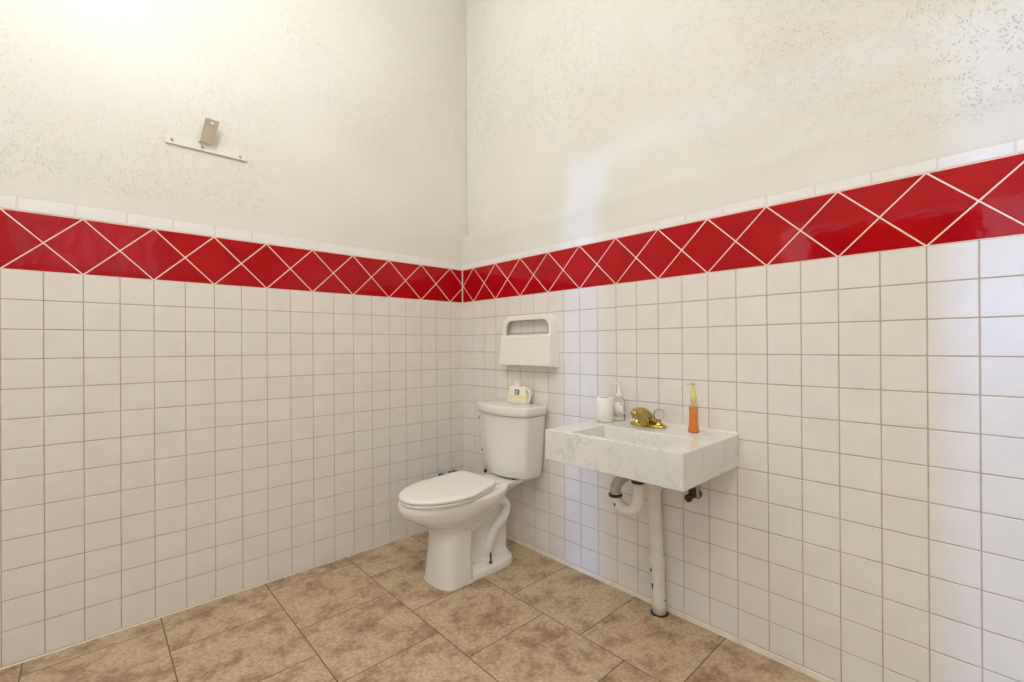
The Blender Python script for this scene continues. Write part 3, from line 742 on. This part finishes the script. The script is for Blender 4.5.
es = [bm.edges.new((V_[i], V_[(i + 1) % len(V_)])) for V_ in (VO, VH) for i in range(len(V_))]
bmesh.ops.triangle_fill(bm, use_beauty=True, edges=es)
tb = obj('upright_tab', bm, M['tan_metal'], br, smooth=False); tb['label'] = 'upright tan metal tab with a hole'
md = tb.modifiers.new('thick', 'SOLIDIFY'); md.thickness = .0022
for x, z in ((-1.576, 2.073), (-1.464, 2.071), (-1.314, 2.069)):
    bm = bmesh.new(); lathe(bm, (x, -.0055, z), [(.0065, 0), (.006, -.002), (.003, -.0032)], 12, ax='y'); obj('screw', bm, M['greyed'], br)

# ------------------------------------------------------------------ lights of the room and added fill
def emit(name, col, st):
    m = bpy.data.materials.new(name); m.use_nodes = True; nt = m.node_tree; nt.nodes.clear()
    o = nt.nodes.new('ShaderNodeOutputMaterial'); e = nt.nodes.new('ShaderNodeEmission'); e.inputs[0].default_value = (*col, 1); e.inputs[1].default_value = st
    nt.links.new(e.outputs[0], o.inputs[0]); return m
def area_light(name, loc, sx, sy, power, col, parent, rot=(0, 0, 0)):
    l = bpy.data.lights.new(name, 'AREA'); l.shape = 'RECTANGLE'; l.size = sx; l.size_y = sy; l.energy = power; l.color = col
    o = bpy.data.objects.new(name, l); COL.objects.link(o); o.location = Vector(loc) - parent.location; o.rotation_euler = rot; o.parent = parent
    return o
WARM = (1, .965, .915)
for i, (x, y, pw, lab) in enumerate(((-2.45, -2.7, 37, 'unseen flat fill light panel added under the ceiling towards the back wall'),)):
    # unseen panel and housing behind the camera, added as soft fill light
    lt = thing('fill_panel', lab, 'light', (x, y, ZCEIL))
    bm = bmesh.new(); box(bm, x - .62, x + .62, y - .62, y + .62, ZCEIL - .06, ZCEIL - .002, .004); obj('housing', bm, M['white'], lt, smooth=False)
    area_light('lamp', (x, y, ZCEIL - .065), 1.15, 1.15, pw, WARM, lt)
# frosted globe on a stem, just over the top of the frame
def pendant(gx, gy, gz, st, lab):
    lt = thing('pendant_lamp', lab, 'light', (gx, gy, ZCEIL), 'frosted globe pendants')
    bm = bmesh.new(); h = ZCEIL - gz
    lathe(bm, (gx, gy, gz + .12), [(.05, 0), (.05, .03), (.012, .04), (.012, h - .16), (.06, h - .14), (.06, h - .122)], 24); obj('stem', bm, M['chrome'], lt)
    bm = bmesh.new(); lathe(bm, (gx, gy, gz), [(.0, -.14)] + [(.14 * math.cos(a), .14 * math.sin(a)) for a in [-PI / 2 + PI * i / 14 for i in range(1, 14)]] + [(.0, .14)], 24)
    obj('globe', bm, emit('globe_glow', (.94, .985, 1), st), lt)
pendant(-1.85, -.72, 3.0, 30, 'frosted globe lamp hanging from the ceiling near the left wall')
pendant(-1.05, -1.15, 3.3, 12, 'frosted globe lamp hanging from the ceiling facing the toilet and sink')

sun = bpy.data.lights.new('low_sun', 'SUN'); sun.energy = .7; sun.angle = math.radians(2.2); sun.color = (.22, .45, 1)
so = bpy.data.objects.new('low_sun', sun); COL.objects.link(so)
so.rotation_euler = Vector((1, 0.01, -.06)).to_track_quat('-Z', 'Y').to_euler()

w = bpy.data.worlds.new('sky'); S.world = w; w.use_nodes = True
bg = w.node_tree.nodes['Background']; bg.inputs[0].default_value = (.66, .82, 1, 1); bg.inputs[1].default_value = 2.6

# ------------------------------------------------------------------ camera
RT = Vector((.733, -.681, -.006)); yaw, pitch, roll = .74849, .00171, -.00605
fw = Vector((math.sin(yaw) * math.cos(pitch), math.cos(yaw) * math.cos(pitch), math.sin(pitch)))
rt0 = Vector((math.cos(yaw), -math.sin(yaw), 0)); up0 = rt0.cross(fw)
rt = rt0 * math.cos(roll) + up0 * math.sin(roll); up = -rt0 * math.sin(roll) + up0 * math.cos(roll)
cam = bpy.data.cameras.new('camera'); cam.sensor_width = 36; cam.lens = 36 * 453.82 / 1024; cam.shift_y = 4.074 / 1024
cam.clip_start = .05
co = bpy.data.objects.new('camera', cam); COL.objects.link(co)
mw = Matrix.Identity(4)
for i in range(3): mw[i][0] = rt[i]; mw[i][1] = up[i]; mw[i][2] = -fw[i]
mw.translation = Vector((-1.83989, -2.46870, 1.16019)); co.matrix_world = mw
S.camera = co

S.view_settings.view_transform = 'Standard'; S.view_settings.look = 'None'
S.view_settings.gamma = 1; S.view_settings.use_curve_mapping = False; S.view_settings.exposure = 0.17
S.cycles.use_denoising = True
S.cycles.max_bounces = 12; S.cycles.diffuse_bounces = 8; S.cycles.transmission_bounces = 10
